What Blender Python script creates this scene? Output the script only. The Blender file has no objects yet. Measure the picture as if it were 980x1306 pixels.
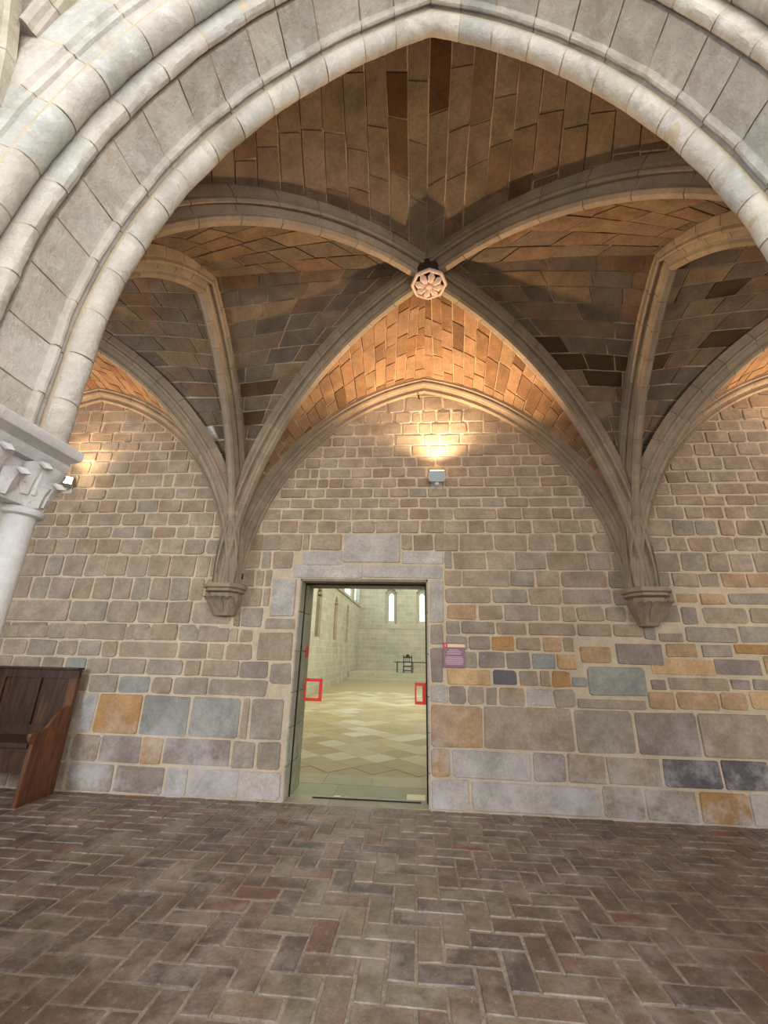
import bpy, bmesh, math, random
from mathutils import Vector, Matrix, noise
rnd = random.Random(7)
scene = bpy.context.scene
COL = scene.collection

# ---------------------------------------------------------------- camera, world, exposure
FPX = 525.4
PITCH, YAW, ROLL = math.radians(18.909), math.radians(4.8206), math.radians(1.3058)
cp, sp, cy, sy = math.cos(PITCH), math.sin(PITCH), math.cos(YAW), math.sin(YAW)
FWD = Vector((-sy*cp, cy*cp, sp)); R0 = Vector((cy, sy, 0)); U0 = R0.cross(FWD)
RGT = R0*math.cos(ROLL)+U0*math.sin(ROLL); UPV = -R0*math.sin(ROLL)+U0*math.cos(ROLL)
EYE = Vector((0, 0, 1.6))
cam_d = bpy.data.cameras.new('camera'); cam = bpy.data.objects.new('camera', cam_d); COL.objects.link(cam)
cam_d.sensor_fit = 'VERTICAL'; cam_d.sensor_height = 36; cam_d.sensor_width = 36*980/1306
cam_d.lens = 36*FPX/1306; cam_d.clip_start = .05; cam_d.clip_end = 200
M = Matrix((RGT, UPV, -FWD)).transposed().to_4x4(); M.translation = EYE; cam.matrix_world = M
scene.camera = cam

world = bpy.data.worlds.new('sky'); scene.world = world; world.use_nodes = True
bg = world.node_tree.nodes['Background']; bg.inputs[0].default_value = (.78, .88, 1, 1); bg.inputs[1].default_value = 2.15
scene.view_settings.view_transform = 'Standard'; scene.view_settings.look = 'None'
scene.view_settings.gamma = 1; scene.view_settings.use_curve_mapping = False
scene.view_settings.exposure = 0.17

XC, BAY, HB = .114, 5.12, 2.56        # centre of the middle bay, bay spacing, half bay
YW, YN, YB = 5.29, 1.58, 3.5          # wall plane, near wall inner face, boss

def area_light(name, loc, target, sx, sy_, power, col):
    d = bpy.data.lights.new(name, 'AREA'); d.shape = 'RECTANGLE'; d.size = sx; d.size_y = sy_; d.energy = power; d.color = col
    o = bpy.data.objects.new(name, d); COL.objects.link(o); o.location = loc
    o.rotation_euler = (Vector(target)-Vector(loc)).to_track_quat('-Z', 'Y').to_euler(); return o
# daylight from the cloister arcades behind the visitor
area_light('daylight_arcade_east', (3.9, -3.3, 2.9), (.4, 5, 2.4), 5.5, 3, 300, (1, .98, .96))
area_light('daylight_arcade_west', (-7.0, -3.3, 2.9), (-1.5, 5, 2.2), 4, 3, 200, (.90, .94, 1))
area_light('daylight_over_arcade', (-.6, -3.3, 5.4), (0, 5, 2.2), 5, 1.6, 170, (1, .99, .97))
area_light('daylight_west', (-6.0, .2, 3.0), (-4.4, 5.2, 2.2), 2.0, 2.6, 120, (.86, .91, 1))
area_light('daylight_east', (6.0, .2, 3.0), (4.6, 5.2, 2.2), 2.0, 2.6, 45, (.97, .97, 1))
# daylight from the church's high windows, plus an added fill light above its platform
area_light('church_daylight', (2.6, 16, 8.2), (-3.0, 20, 1), 14, 3, 1300, (1, .985, .88))
area_light('church_fill_altar', (.5, 27, 8.4), (-1, 30, 1), 6, 4, 260, (1, .985, .88))

# ---------------------------------------------------------------- materials
def lin(c):
    return tuple((v/255/12.92 if v/255 <= .04045 else ((v/255+.055)/1.055)**2.4) for v in c)
def new_mat(name):
    m = bpy.data.materials.new(name); m.use_nodes = True; nt = m.node_tree
    return m, nt, nt.nodes['Principled BSDF']
def ramp(nt, src, stops):
    r = nt.nodes.new('ShaderNodeValToRGB'); e = r.color_ramp.elements
    while len(e) < len(stops): e.new(.5)
    for k, (p, c) in zip(e, stops): k.position = p; k.color = (*c, 1) if not isinstance(c, float) else (c, c, c, 1)
    nt.links.new(src, r.inputs[0]); return r.outputs[0]
def mixc(nt, a, b, fac, mode='MULTIPLY'):
    n = nt.nodes.new('ShaderNodeMix'); n.data_type = 'RGBA'; n.blend_type = mode
    for s, v in ((n.inputs[0], fac), (n.inputs[6], a), (n.inputs[7], b)):
        if hasattr(v, 'node'): nt.links.new(v, s)
        else: s.default_value = v if not isinstance(v, tuple) else (*v, 1)[:4]
    return n.outputs[2]
def tex(nt, kind, scale, detail=4, rough=.6, co=None, dist=0):
    n = nt.nodes.new('ShaderNodeTexNoise' if kind == 'n' else 'ShaderNodeTexVoronoi')
    n.inputs['Scale'].default_value = scale
    if kind == 'n':
        n.inputs['Detail'].default_value = detail; n.inputs['Roughness'].default_value = rough; n.inputs['Distortion'].default_value = dist
    g = co or nt.nodes.new('ShaderNodeNewGeometry').outputs['Position']
    nt.links.new(g, n.inputs['Vector']); return n.outputs[0]
def bump(nt, b, h, st, d=.02):
    n = nt.nodes.new('ShaderNodeBump'); n.inputs['Strength'].default_value = st; n.inputs['Distance'].default_value = d
    nt.links.new(h, n.inputs['Height']); nt.links.new(n.outputs[0], b.inputs['Normal'])
def stone_mat(name, base=None, lo=.72, hi=1.18, rough=.9, bst=.5, salt=False, fine=38):
    m, nt, b = new_mat(name)
    if base is None:
        a = nt.nodes.new('ShaderNodeAttribute'); a.attribute_name = 'tone'; src = a.outputs['Color']
    else:
        src = nt.nodes.new('ShaderNodeRGB'); src.outputs[0].default_value = (*lin(base), 1); src = src.outputs[0]
    c = mixc(nt, src, ramp(nt, tex(nt, 'n', 4.5, 5, .65), [(.3, lo), (.7, hi)]), 1.0)
    c = mixc(nt, c, ramp(nt, tex(nt, 'n', fine, 3, .7), [(.3, lo+.1), (.7, hi-.06)]), 1.0)
    if salt:   # lime bloom along the foot of the wall
        g = nt.nodes.new('ShaderNodeNewGeometry').outputs['Position']
        s = nt.nodes.new('ShaderNodeSeparateXYZ'); nt.links.new(g, s.inputs[0])
        mr = nt.nodes.new('ShaderNodeMapRange'); mr.inputs[1].default_value = 1.2; mr.inputs[2].default_value = .1
        nt.links.new(s.outputs[2], mr.inputs[0])
        mu = nt.nodes.new('ShaderNodeMath'); mu.operation = 'MULTIPLY'
        nt.links.new(ramp(nt, tex(nt, 'n', 2.6, 9, .72), [(.46, 0.), (.62, .8)]), mu.inputs[0]); nt.links.new(mr.outputs[0], mu.inputs[1])
        c = mixc(nt, c, lin((214, 208, 206)), mu.outputs[0], 'MIX')
    nt.links.new(c, b.inputs['Base Color']); b.inputs['Roughness'].default_value = rough
    b.inputs['Specular IOR Level'].default_value = .25
    bump(nt, b, tex(nt, 'n', 30, 6, .7), bst, .012)
    return m
MAT = {}
MAT['stone'] = stone_mat('wall_stone', salt=True)
MAT['mortar'] = stone_mat('lime_mortar', (214, 196, 168), .8, 1.12, .95, .6, salt=True)
MAT['vault'] = stone_mat('vault_stone', lo=.68, hi=1.2)
MAT['vmortar'] = stone_mat('vault_mortar', (198, 176, 148), .75, 1.15, .95, .6)
MAT['rib'] = stone_mat('rib_stone', lo=.78, hi=1.12)
MAT['ribmortar'] = stone_mat('rib_joint_mortar', (190, 176, 152), .8, 1.1)
MAT['arch'] = stone_mat('arch_stone', lo=.80, hi=1.10, bst=1.0, fine=22)
def grime(m, c0, lo_, hi_, sc0, amt):
    nt = m.node_tree; b = nt.nodes['Principled BSDF']; s0 = b.inputs['Base Color'].links[0].from_socket
    f = ramp(nt, tex(nt, 'n', sc0, 8, .72, dist=.6), [(lo_, 0.), (hi_, amt)])
    nt.links.new(mixc(nt, s0, lin(c0), f, 'MIX'), b.inputs['Base Color'])
grime(MAT['arch'], (146, 130, 112), .50, .66, 3.2, .55)
grime(MAT['arch'], (214, 214, 208), .55, .62, 7.5, .35)
grime(MAT['stone'], (128, 112, 96), .54, .70, 2.4, .35)
grime(MAT['vault'], (86, 68, 52), .52, .68, 2.0, .45)
MAT['archcol'] = stone_mat('column_stone', (200, 198, 196), .82, 1.1, .7, .5)
MAT['church'] = stone_mat('church_plain_stone', (188, 182, 158), .85, 1.08, .9, .2)
def tile_mat(name, rough, lo, hi):
    m, nt, b = new_mat(name)
    a = nt.nodes.new('ShaderNodeAttribute'); a.attribute_name = 'tone'
    c = mixc(nt, a.outputs['Color'], ramp(nt, tex(nt, 'n', 6, 6, .7), [(.3, lo), (.7, hi)]), 1.0)
    c = mixc(nt, c, ramp(nt, tex(nt, 'n', 55, 3, .7), [(.25, .7), (.7, 1.1)]), 1.0)
    w = ramp(nt, tex(nt, 'n', 2.3, 9, .75), [(.47, 0.), (.62, .6)])
    c = mixc(nt, c, lin((176, 162, 152)), w, 'MIX')
    w2 = ramp(nt, tex(nt, 'n', 13, 8, .8), [(.56, 0.), (.66, .55)])
    c = mixc(nt, c, lin((184, 170, 158)), w2, 'MIX')
    nt.links.new(c, b.inputs['Base Color'])
    nt.links.new(ramp(nt, tex(nt, 'n', 9, 5, .7), [(.3, rough-.1), (.7, rough+.18)]), b.inputs['Roughness'])
    bump(nt, b, tex(nt, 'n', 16, 6, .65), .35, .01)
    return m
MAT['brick'] = tile_mat('floor_brick', .38, .5, 1.25)
MAT['tile'] = stone_mat('church_tile', lo=.88, hi=1.06, rough=.42, bst=.1)
MAT['fmortar'] = stone_mat('floor_mortar', (178, 162, 146), .6, 1.2, .85, .8)
def plain(name, c, rough=.6, metal=0, emit=None, es=1):
    m, nt, b = new_mat(name); b.inputs['Base Color'].default_value = (*lin(c), 1)
    b.inputs['Roughness'].default_value = rough; b.inputs['Metallic'].default_value = metal
    if emit: b.inputs['Emission Color'].default_value = (*lin(emit), 1); b.inputs['Emission Strength'].default_value = es
    return m
def wood(name, c1, c2):
    m, nt, b = new_mat(name)
    tc = nt.nodes.new('ShaderNodeTexCoord'); mp = nt.nodes.new('ShaderNodeMapping'); mp.inputs['Scale'].default_value = (9, 9, 1.2)
    nt.links.new(tc.outputs['Object'], mp.inputs[0])
    c = ramp(nt, tex(nt, 'n', 1.6, 7, .7, mp.outputs[0], 1.2), [(.32, lin(c1)), (.62, lin(c2)), (.8, lin((150, 92, 52)))])
    nt.links.new(c, b.inputs['Base Color']); b.inputs['Roughness'].default_value = .5
    bump(nt, b, tex(nt, 'n', 6, 4, .6, mp.outputs[0]), .3, .004); return m
MAT['wood'] = wood('dark_oak', (34, 22, 16), (84, 54, 36))
MAT['woodlight'] = wood('worn_oak', (70, 42, 26), (128, 82, 50))
MAT['iron'] = plain('black_iron', (16, 14, 14), .5, .6)
MAT['steel'] = plain('dark_steel', (44, 46, 42), .35, .7)
MAT['lampgrey'] = plain('lamp_housing_grey', (150, 160, 162), .45, .2)
MAT['lampwhite'] = plain('lamp_bracket_white', (214, 208, 196), .5)
MAT['lampglow'] = plain('lamp_glass_lit', (255, 220, 170), .3, 0, (255, 196, 120), 7)
MAT['lampglare'] = plain('lamp_bulb_lit', (255, 240, 210), .3, 0, (255, 226, 176), 90)
MAT['red'] = plain('red_marking_film', (226, 58, 48), .5)
MAT['plum'] = plain('plum_sign_face', (146, 104, 120), .45)
MAT['cream'] = plain('cream_print', (246, 214, 170), .5)
MAT['pinkprint'] = plain('pale_pink_print', (200, 168, 184), .5)
MAT['label'] = plain('pale_label', (214, 206, 170), .5)
MAT['plaster'] = stone_mat('roof_plaster', (196, 190, 178), .9, 1.05, .9, .1)
m, nt, b = new_mat('greenish_door_glass'); MAT['glass'] = m
tr = nt.nodes.new('ShaderNodeBsdfTransparent'); tr.inputs[0].default_value = (.96, .98, .95, 1)
gl = nt.nodes.new('ShaderNodeBsdfGlossy'); gl.inputs['Roughness'].default_value = .02
fr = nt.nodes.new('ShaderNodeFresnel'); fr.inputs[0].default_value = 1.45
mx = nt.nodes.new('ShaderNodeMixShader'); nt.links.new(fr.outputs[0], mx.inputs[0]); nt.links.new(tr.outputs[0], mx.inputs[1]); nt.links.new(gl.outputs[0], mx.inputs[2])
nt.links.new(mx.outputs[0], nt.nodes['Material Output'].inputs[0])
# coursed masonry of the church, too far away to pick stones apart
def course_mat(name, axis):
    m, nt, b = new_mat(name)
    g = nt.nodes.new('ShaderNodeNewGeometry').outputs['Position']; s = nt.nodes.new('ShaderNodeSeparateXYZ'); nt.links.new(g, s.inputs[0])
    cb = nt.nodes.new('ShaderNodeCombineXYZ'); nt.links.new(s.outputs[axis], cb.inputs[0]); nt.links.new(s.outputs[2], cb.inputs[1])
    br = nt.nodes.new('ShaderNodeTexBrick'); nt.links.new(cb.outputs[0], br.inputs[0])
    br.inputs['Color1'].default_value = (*lin((190, 184, 164)), 1); br.inputs['Color2'].default_value = (*lin((174, 168, 148)), 1)
    br.inputs['Mortar'].default_value = (*lin((200, 194, 174)), 1); br.inputs['Scale'].default_value = 1
    br.inputs['Brick Width'].default_value = .62; br.inputs['Row Height'].default_value = .3; br.inputs['Mortar Size'].default_value = .014
    c = mixc(nt, br.outputs[0], ramp(nt, tex(nt, 'n', 1.3, 8, .7), [(.3, .8), (.7, 1.12)]), 1.0)
    nt.links.new(c, b.inputs['Base Color']); b.inputs['Roughness'].default_value = .9
    bump(nt, b, br.outputs['Fac'], -.25, .02); return m
MAT['courses_side'] = course_mat('church_courses_side', 1); MAT['courses_end'] = course_mat('church_courses_end', 0)

# ---------------------------------------------------------------- mesh helpers
SMOOTH = {'arch', 'archcol', 'rib', 'bossm', 'ribmortar'}
def mesh_obj(name, verts, faces, mat, parent=None, tone=None, smooth=False, fix=False):
    me = bpy.data.meshes.new(name); me.from_pydata(verts, [], faces)
    if fix:
        bm = bmesh.new(); bm.from_mesh(me); bmesh.ops.recalc_face_normals(bm, faces=bm.faces); bm.to_mesh(me); bm.free()
    if tone is not None:
        at = me.attributes.new('tone', 'FLOAT_COLOR', 'POINT')
        if isinstance(tone[0], (tuple, list)): fl = [x for t in tone for x in (*t, 1)]
        else: fl = list((*tone, 1))*len(verts)
        at.data.foreach_set('color', fl)
    if smooth or mat in SMOOTH:
        me.polygons.foreach_set('use_smooth', [True]*len(me.polygons)); me.set_sharp_from_angle(angle=math.radians(34))
    me.materials.append(MAT[mat]); me.update()
    o = bpy.data.objects.new(name, me); COL.objects.link(o)
    if parent: o.parent = parent
    return o
def empty(name, loc=(0, 0, 0)):
    o = bpy.data.objects.new(name, None); COL.objects.link(o); o.location = loc; o.empty_display_size = .1; return o
def tag(o, label, cat, group=None):
    o['label'] = label; o['category'] = cat
    if group: o['group'] = group
    return o
def struct(o): o['kind'] = 'structure'; return o
class MB:
    def __init__(s): s.v = []; s.f = []
    def add(s, vs, fs):
        n = len(s.v); s.v += [tuple(v) for v in vs]; s.f += [tuple(i+n for i in f) for f in fs]; return s
    def box(s, x0, x1, y0, y1, z0, z1):
        return s.add([(x0, y0, z0), (x1, y0, z0), (x1, y1, z0), (x0, y1, z0), (x0, y0, z1), (x1, y0, z1), (x1, y1, z1), (x0, y1, z1)],
                     [(0, 3, 2, 1), (4, 5, 6, 7), (0, 1, 5, 4), (1, 2, 6, 5), (2, 3, 7, 6), (3, 0, 4, 7)])
    def hexa(s, p): return s.add(p, [(0, 3, 2, 1), (4, 5, 6, 7), (0, 1, 5, 4), (1, 2, 6, 5), (2, 3, 7, 6), (3, 0, 4, 7)])
    def tube(s, p, q, r, n=8, r2=None):
        p = Vector(p); q = Vector(q); a = (q-p).normalized(); u = a.orthogonal().normalized(); w = a.cross(u); r2 = r if r2 is None else r2
        vs = [p+(u*math.cos(2*math.pi*k/n)+w*math.sin(2*math.pi*k/n))*r for k in range(n)]+[q+(u*math.cos(2*math.pi*k/n)+w*math.sin(2*math.pi*k/n))*r2 for k in range(n)]
        return s.add(vs, [(k, (k+1) % n, n+(k+1) % n, n+k) for k in range(n)]+[tuple(range(n))[::-1], tuple(range(n, 2*n))])
    def lathe(s, prof, c, n=20, a0=0, a1=2*math.pi):
        full = abs(a1-a0-2*math.pi) < 1e-6; m = n if full else n+1
        vs = [(c[0]+r*math.cos(a0+(a1-a0)*k/n), c[1]+r*math.sin(a0+(a1-a0)*k/n), c[2]+z) for r, z in prof for k in range(m)]
        fs = []
        for i in range(len(prof)-1):
            for k in range(n):
                k2 = (k+1) % m
                fs.append((i*m+k, i*m+k2, (i+1)*m+k2, (i+1)*m+k))
        fs.append(tuple(range(m))[::-1]); fs.append(tuple(range((len(prof)-1)*m, len(prof)*m)))
        return s.add(vs, fs)
    def build(s, name, mat, parent=None, tone=None, smooth=False, fix=True): return mesh_obj(name, s.v, s.f, mat, parent, tone, smooth, fix)
def shown(vs):   # share of the frame that a piece takes up; 0 when out of frame
    xs = []; ys = []
    for v in vs:
        d = Vector(v)-EYE; k = d.dot(FWD)
        if k < .2: return 0
        xs.append(490+FPX*d.dot(RGT)/k); ys.append(653-FPX*d.dot(UPV)/k)
    if max(xs) < -15 or min(xs) > 995 or max(ys) < -15 or min(ys) > 1321: return 0
    return (max(xs)-min(xs))*(max(ys)-min(ys))
class Pieces:    # like pieces of one parent: the 300 that show largest as objects, the rest joined
    def __init__(s, name, mat, parent, limit=300, allow_hidden=False): s.name, s.mat, s.parent, s.limit, s.L, s.h = name, mat, parent, limit, [], allow_hidden
    def add(s, v, f, tone):
        w = shown(v)
        if w > 0 or s.h: s.L.append((w, v, f, tone))
    def done(s):
        s.L.sort(key=lambda t: -t[0])
        for w, v, f, t in s.L[:s.limit]: mesh_obj(s.name, v, f, s.mat, s.parent, t)
        if len(s.L) > s.limit:
            V = []; F = []; T = []
            for w, v, f, t in s.L[s.limit:]:
                n = len(V); V += v; F += [tuple(i+n for i in g) for g in f]; T += [t]*len(v)
            o = mesh_obj(s.name+'s_joined', V, F, s.mat, s.parent, T); o['kind'] = 'stuff'
def jit(c, a=.07, h=.03):
    k = 1+rnd.uniform(-a, a)*1.6; return tuple(max(.01, min(.95, v*k*(1+rnd.uniform(-h, h)))) for v in c)

# ---------------------------------------------------------------- arches and ribs
class Arch:   # half of a two-centred pointed arch: h runs from the half span to 0, z rises to the apex
    def __init__(s, w, z0, z1, zs):
        s.w, s.z0, s.zs = w, z0, zs; rise = z1-z0; s.e = (rise*rise-w*w)/(2*w); s.r = w+s.e
        s.st = max(0, z0-zs); s.th0 = math.acos(s.e/s.r); s.len = s.st+s.r*s.th0
    def pt(s, t, d=0):
        l = t*s.len
        if l < s.st: return s.w+d, s.zs+l
        a = (l-s.st)/(s.len-s.st)*math.acos(s.e/(s.r+d))
        return -s.e+(s.r+d)*math.cos(a), s.z0+(s.r+d)*math.sin(a)
    def t_level(s, k, u, d):   # parameter at which the curve has climbed the share k of its height
        z1 = s.pt(1, d)[1]; z = s.zs+(z1-s.zs)*k; a, b_ = 0.0, 1.0
        if s.e < 0:
            if s.st+0 > 0: pass
            b_ = (s.st+(s.len-s.st)*(math.pi/2)/math.acos(s.e/(s.r+d)))/s.len
        for _ in range(28):
            m = (a+b_)/2
            if s.pt(m, d)[1] < z: a = m
            else: b_ = m
        w_ = u**6; return a*(1-w_)+w_
    def half_at(s, z, d=0):
        if z <= s.z0: return s.w+d
        q = (s.r+d)**2-(z-s.z0)**2
        return -s.e+math.sqrt(q) if q > 0 else -1
class Plane2:  # places arch coordinates in the room: origin of the apex line, horizontal direction, lateral direction
    def __init__(s, o, u, k=1.0): s.o = Vector((*o, 0)); s.u = Vector((*u, 0)).normalized(); s.l = Vector((-s.u.y, s.u.x, 0)); s.k = k
    def at(s, h, z, lat=0): p = s.o+s.u*(h*s.k)+s.l*lat; return (p.x, p.y, z)
def voussoir(arch, pl, prof, t0, t1, n, wob=0, sc=1.0, cap=False):
    vs = []; m = len(prof)
    for i in range(n+1):
        t = t0+(t1-t0)*i/n
        for lat, d in prof:
            dd = d if not cap else min(d, .07+.18*min(1, t/.28))
            if wob:
                q = noise.noise(Vector((lat*5+3, d*5, t*17)))*wob + (noise.noise(Vector((lat*20, d*20, t*80)))*wob*.5); dd = d-q*(.2 if d > .4 else 1)
            h, z = arch.pt(t, dd); vs.append(pl.at(h, z, lat*sc))
    fs = [(i*m+k, i*m+(k+1) % m, (i+1)*m+(k+1) % m, (i+1)*m+k) for i in range(n) for k in range(m)]
    fs += [tuple(range(m)), tuple(range(n*m, (n+1)*m))[::-1]]
    return vs, fs
RIBH = [(.13, .25), (.13, .165), (.104, .158), (.116, .128), (.104, .108), (.084, .112), (.066, .132), (.042, .10), (.030, .07), (.046, .045), (.048, .022), (.024, 0)]
RIB = [(-l, d) for l, d in RIBH]+RIBH[::-1]
RIBC = [(l*.93, d+.008) for l, d in RIB]
WRIB = [(0, .25), (0, 0), (.024, 0), (.044, .022), (.040, .045), (.028, .065), (.06, .10), (.085, .085), (.105, .09), (.118, .115), (.108, .15), (.135, .16), (.135, .25)]
WRIBC = [(l*.95, d+.008) for l, d in WRIB]
ribtone = lin((166, 148, 126))
def rib(parent, arch, pl, nv, prof=RIB, core=RIBC, t_end=1.0, cap=False):
    t0 = (2.385-arch.zs)/arch.len
    v, f = voussoir(arch, pl, core, t0, t_end, nv*2, cap=cap)
    if shown(v) > 0: mesh_obj('joint_mortar', v, f, 'ribmortar', parent, fix=True)
    g = .0035/arch.len
    for i in range(nv):
        a, b_ = t0+(t_end-t0)*i/nv, t0+(t_end-t0)*(i+1)/nv
        v, f = voussoir(arch, pl, prof, a+g, b_-g, 3, cap=cap)
        if shown(v) > 0: mesh_obj('voussoir', v, f, 'rib', parent, jit(ribtone, .06, .02), fix=True)
A_WALL = Arch(2.42, 2.3, 5.29, 2.3)
LD = math.hypot(HB, 5.10-YB); A_DIAG = Arch(LD, 2.2, 5.47, 2.2)
LN = math.hypot(HB, YB-1.85); A_DIAGN = Arch(LN, 3.0, 5.47, 2.2)
YT = 3.47; A_TRAN = Arch(1.62, 2.3, 5.45, 2.3); A_TRANN = Arch(1.62, 2.6, 5.45, 2.3)
A_NEARF = Arch(2.42, 3.0, 5.85, 2.3)
ntrim = 0
def trim():
    global ntrim; ntrim += 1; return struct(empty('trim_%d' % ntrim))
for bi in (0, -1, 1):
    xc = XC+bi*BAY
    for s in (-1, 1):
        c0 = (xc+s*HB, 5.10)
        rib(trim(), A_DIAG, Plane2((xc, YB), (s*HB, 5.10-YB)), 13, t_end=.985, cap=True)
        rib(trim(), A_DIAGN, Plane2((xc, YB), (s*HB, 1.85-YB)), 13, t_end=.985, cap=True)
    t = trim()
    for s in (-1, 1):
        # the lateral direction must point into the room, so mirror through the scale of the profile
        pl = Plane2((xc, YW+.002), (s, 0))
        pr = [(-s*l, d) for l, d in WRIB]; pc = [(-s*l, d) for l, d in WRIBC]
        rib(t, A_WALL, pl, 14, pr, pc)
for k in (-1, 1):
    t = trim(); x = XC+k*HB
    for s in (-1, 1): rib(t, A_TRAN if s > 0 else A_TRANN, Plane2((x, YT), (0, s)), 12)

# ---------------------------------------------------------------- vault webs
def curves(xc, side):   # boundary arch and diagonal of each half cell
    def wall(s, u): h, z = A_WALL.pt(u, .17*min(1, u/.3)); return Vector((xc+s*h, YW, z))
    def near(s, u): h, z = A_NEARF.pt(u, .17); return Vector((xc+s*h, YN, z))
    def diag(s, n, u, B, db):
        u0_ = u
        A, L, y = (A_DIAG, LD, 5.10) if n > 0 else (A_DIAGN, LN, 1.85)
        k = (B.pt(u, db)[1]-B.zs)/(B.pt(1, db)[1]-B.zs); u = A.t_level(min(1, max(0, k)), u, .21)
        h, z = A.pt(u, .21*min(1, u0_/.3)); q = Vector((s*HB, y-YB, 0)).normalized()*h
        return Vector((xc+q.x, YB+q.y, z))
    def tran(s, n, u): h, z = (A_TRAN if n > 0 else A_TRANN).pt(u, .2); return Vector((xc+s*HB, YT+n*h*1.03, z))
    out = []
    for s in (-1, 1):
        out += [(lambda u, s=s: wall(s, u), lambda u, s=s: diag(s, 1, u, A_WALL, .17), 29, 'N'), (lambda u, s=s: near(s, u), lambda u, s=s: diag(s, -1, u, A_NEARF, .17), 30, 'S')]
        for n in (-1, 1): out.append((lambda u, s=s, n=n: tran(s, n, u), lambda u, s=s, n=n: diag(s, n, u, A_TRAN if n > 0 else A_TRANN, .2), 23, 'E'))
    return out
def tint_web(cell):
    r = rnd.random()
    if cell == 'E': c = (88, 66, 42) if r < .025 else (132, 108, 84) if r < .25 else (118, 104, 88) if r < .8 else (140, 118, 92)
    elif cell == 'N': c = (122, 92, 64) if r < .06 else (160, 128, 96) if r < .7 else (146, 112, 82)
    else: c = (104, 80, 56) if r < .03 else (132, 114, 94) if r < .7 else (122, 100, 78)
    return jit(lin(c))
for bi in (0, -1, 1):
    xc = XC+bi*BAY
    ceil = struct(empty('ceiling'))
    base = MB(); st = Pieces('stone', 'vault', ceil)
    for F, D, nc, cell in curves(xc, bi):
        def S(u, v):
            p = F(u).lerp(D(u), v); p.z += .05*4*v*(1-v)*u; return p
        nu, nv = nc*2, 12; n0 = len(base.v); us = [.05+.95*i/nu for i in range(nu+1)]
        for i in range(nu+1):
            for j in range(nv+1): p = S(us[i], j/nv); base.v.append((p.x, p.y, p.z+.004))
        for i in range(nu+1):
            for j in range(nv+1): p = S(us[i], j/nv); base.v.append((p.x, p.y, p.z+.16))
        K = (nu+1)*(nv+1)
        for i in range(nu):
            for j in range(nv):
                a = n0+i*(nv+1)+j; q = (a, a+1, a+nv+2, a+nv+1); base.f.append(q); base.f.append(tuple(x+K for x in q)[::-1])
        nu = nc
        for i in range(2, nu):
            u0, u1 = i/nu, (i+1)/nu; um = (u0+u1)/2; L = (F(um)-D(um)).length
            ln = .40 if cell != 'N' else .33
            cuts = [0]; x = rnd.uniform(.3, 1)*ln
            while x < L-.12: cuts.append(x/L); x += ln*rnd.uniform(.7, 1.35)
            cuts.append(1)
            for a, b_ in zip(cuts, cuts[1:]):
                if (b_-a)*L < .06: continue
                gl_ = .006/L; gu = .030/nu*.9
                q = [(u0+gu, a+gl_), (u0+gu, b_-gl_), (u1-gu, b_-gl_), (u1-gu, a+gl_)]
                nrm = (S(u0, b_)-S(u0, a)).cross(S(u1, a)-S(u0, a)).normalized()
                if nrm.z > 0: nrm = -nrm
                pr = rnd.uniform(.006, .014)
                cc = S(um, (a+b_)/2)
                top = [S(*k)+(nrm*-.03) for k in q]
                bot = []
                for k in q:
                    p = S(*k); p = p+(cc-p).normalized()*.003+Vector((rnd.uniform(-1, 1), rnd.uniform(-1, 1), 0))*.005; bot.append(p+nrm*pr)
                vs = [tuple(p) for p in bot+top]
                fs = [(0, 1, 2, 3), (0, 4, 5, 1), (1, 5, 6, 2), (2, 6, 7, 3), (3, 7, 4, 0)]
                # orient the outside face down into the room
                n_ = (bot[1]-bot[0]).cross(bot[2]-bot[0])
                if n_.dot(nrm) < 0: fs = [f[::-1] for f in fs]
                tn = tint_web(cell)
                if (cc-Vector((-2.82, 4.78, 4.35))).length < .16: tn = lin((222, 218, 210))
                for dx, dy, rr_ in ((.26, 2.12, .16), (-.21, 2.10, .16), (.27, 2.52, .10), (-.02, 2.52, .09), (1.72, 4.33, .2), (2.08, 4.40, .17), (2.36, 4.42, .13), (1.95, 4.12, .14), (-1.86, 4.55, .12)):
                    if abs(cc.x-dx) < rr_*(.5 if dy < 3 else 1) and abs(cc.y-dy) < rr_*(1 if dy < 3 else .5): tn = jit(lin((92, 66, 40) if dy < 3 else (78, 60, 38)), .04, .01)
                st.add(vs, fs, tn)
    base.build('mortar_bed', 'vmortar', ceil, fix=False)
    st.done()

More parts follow.
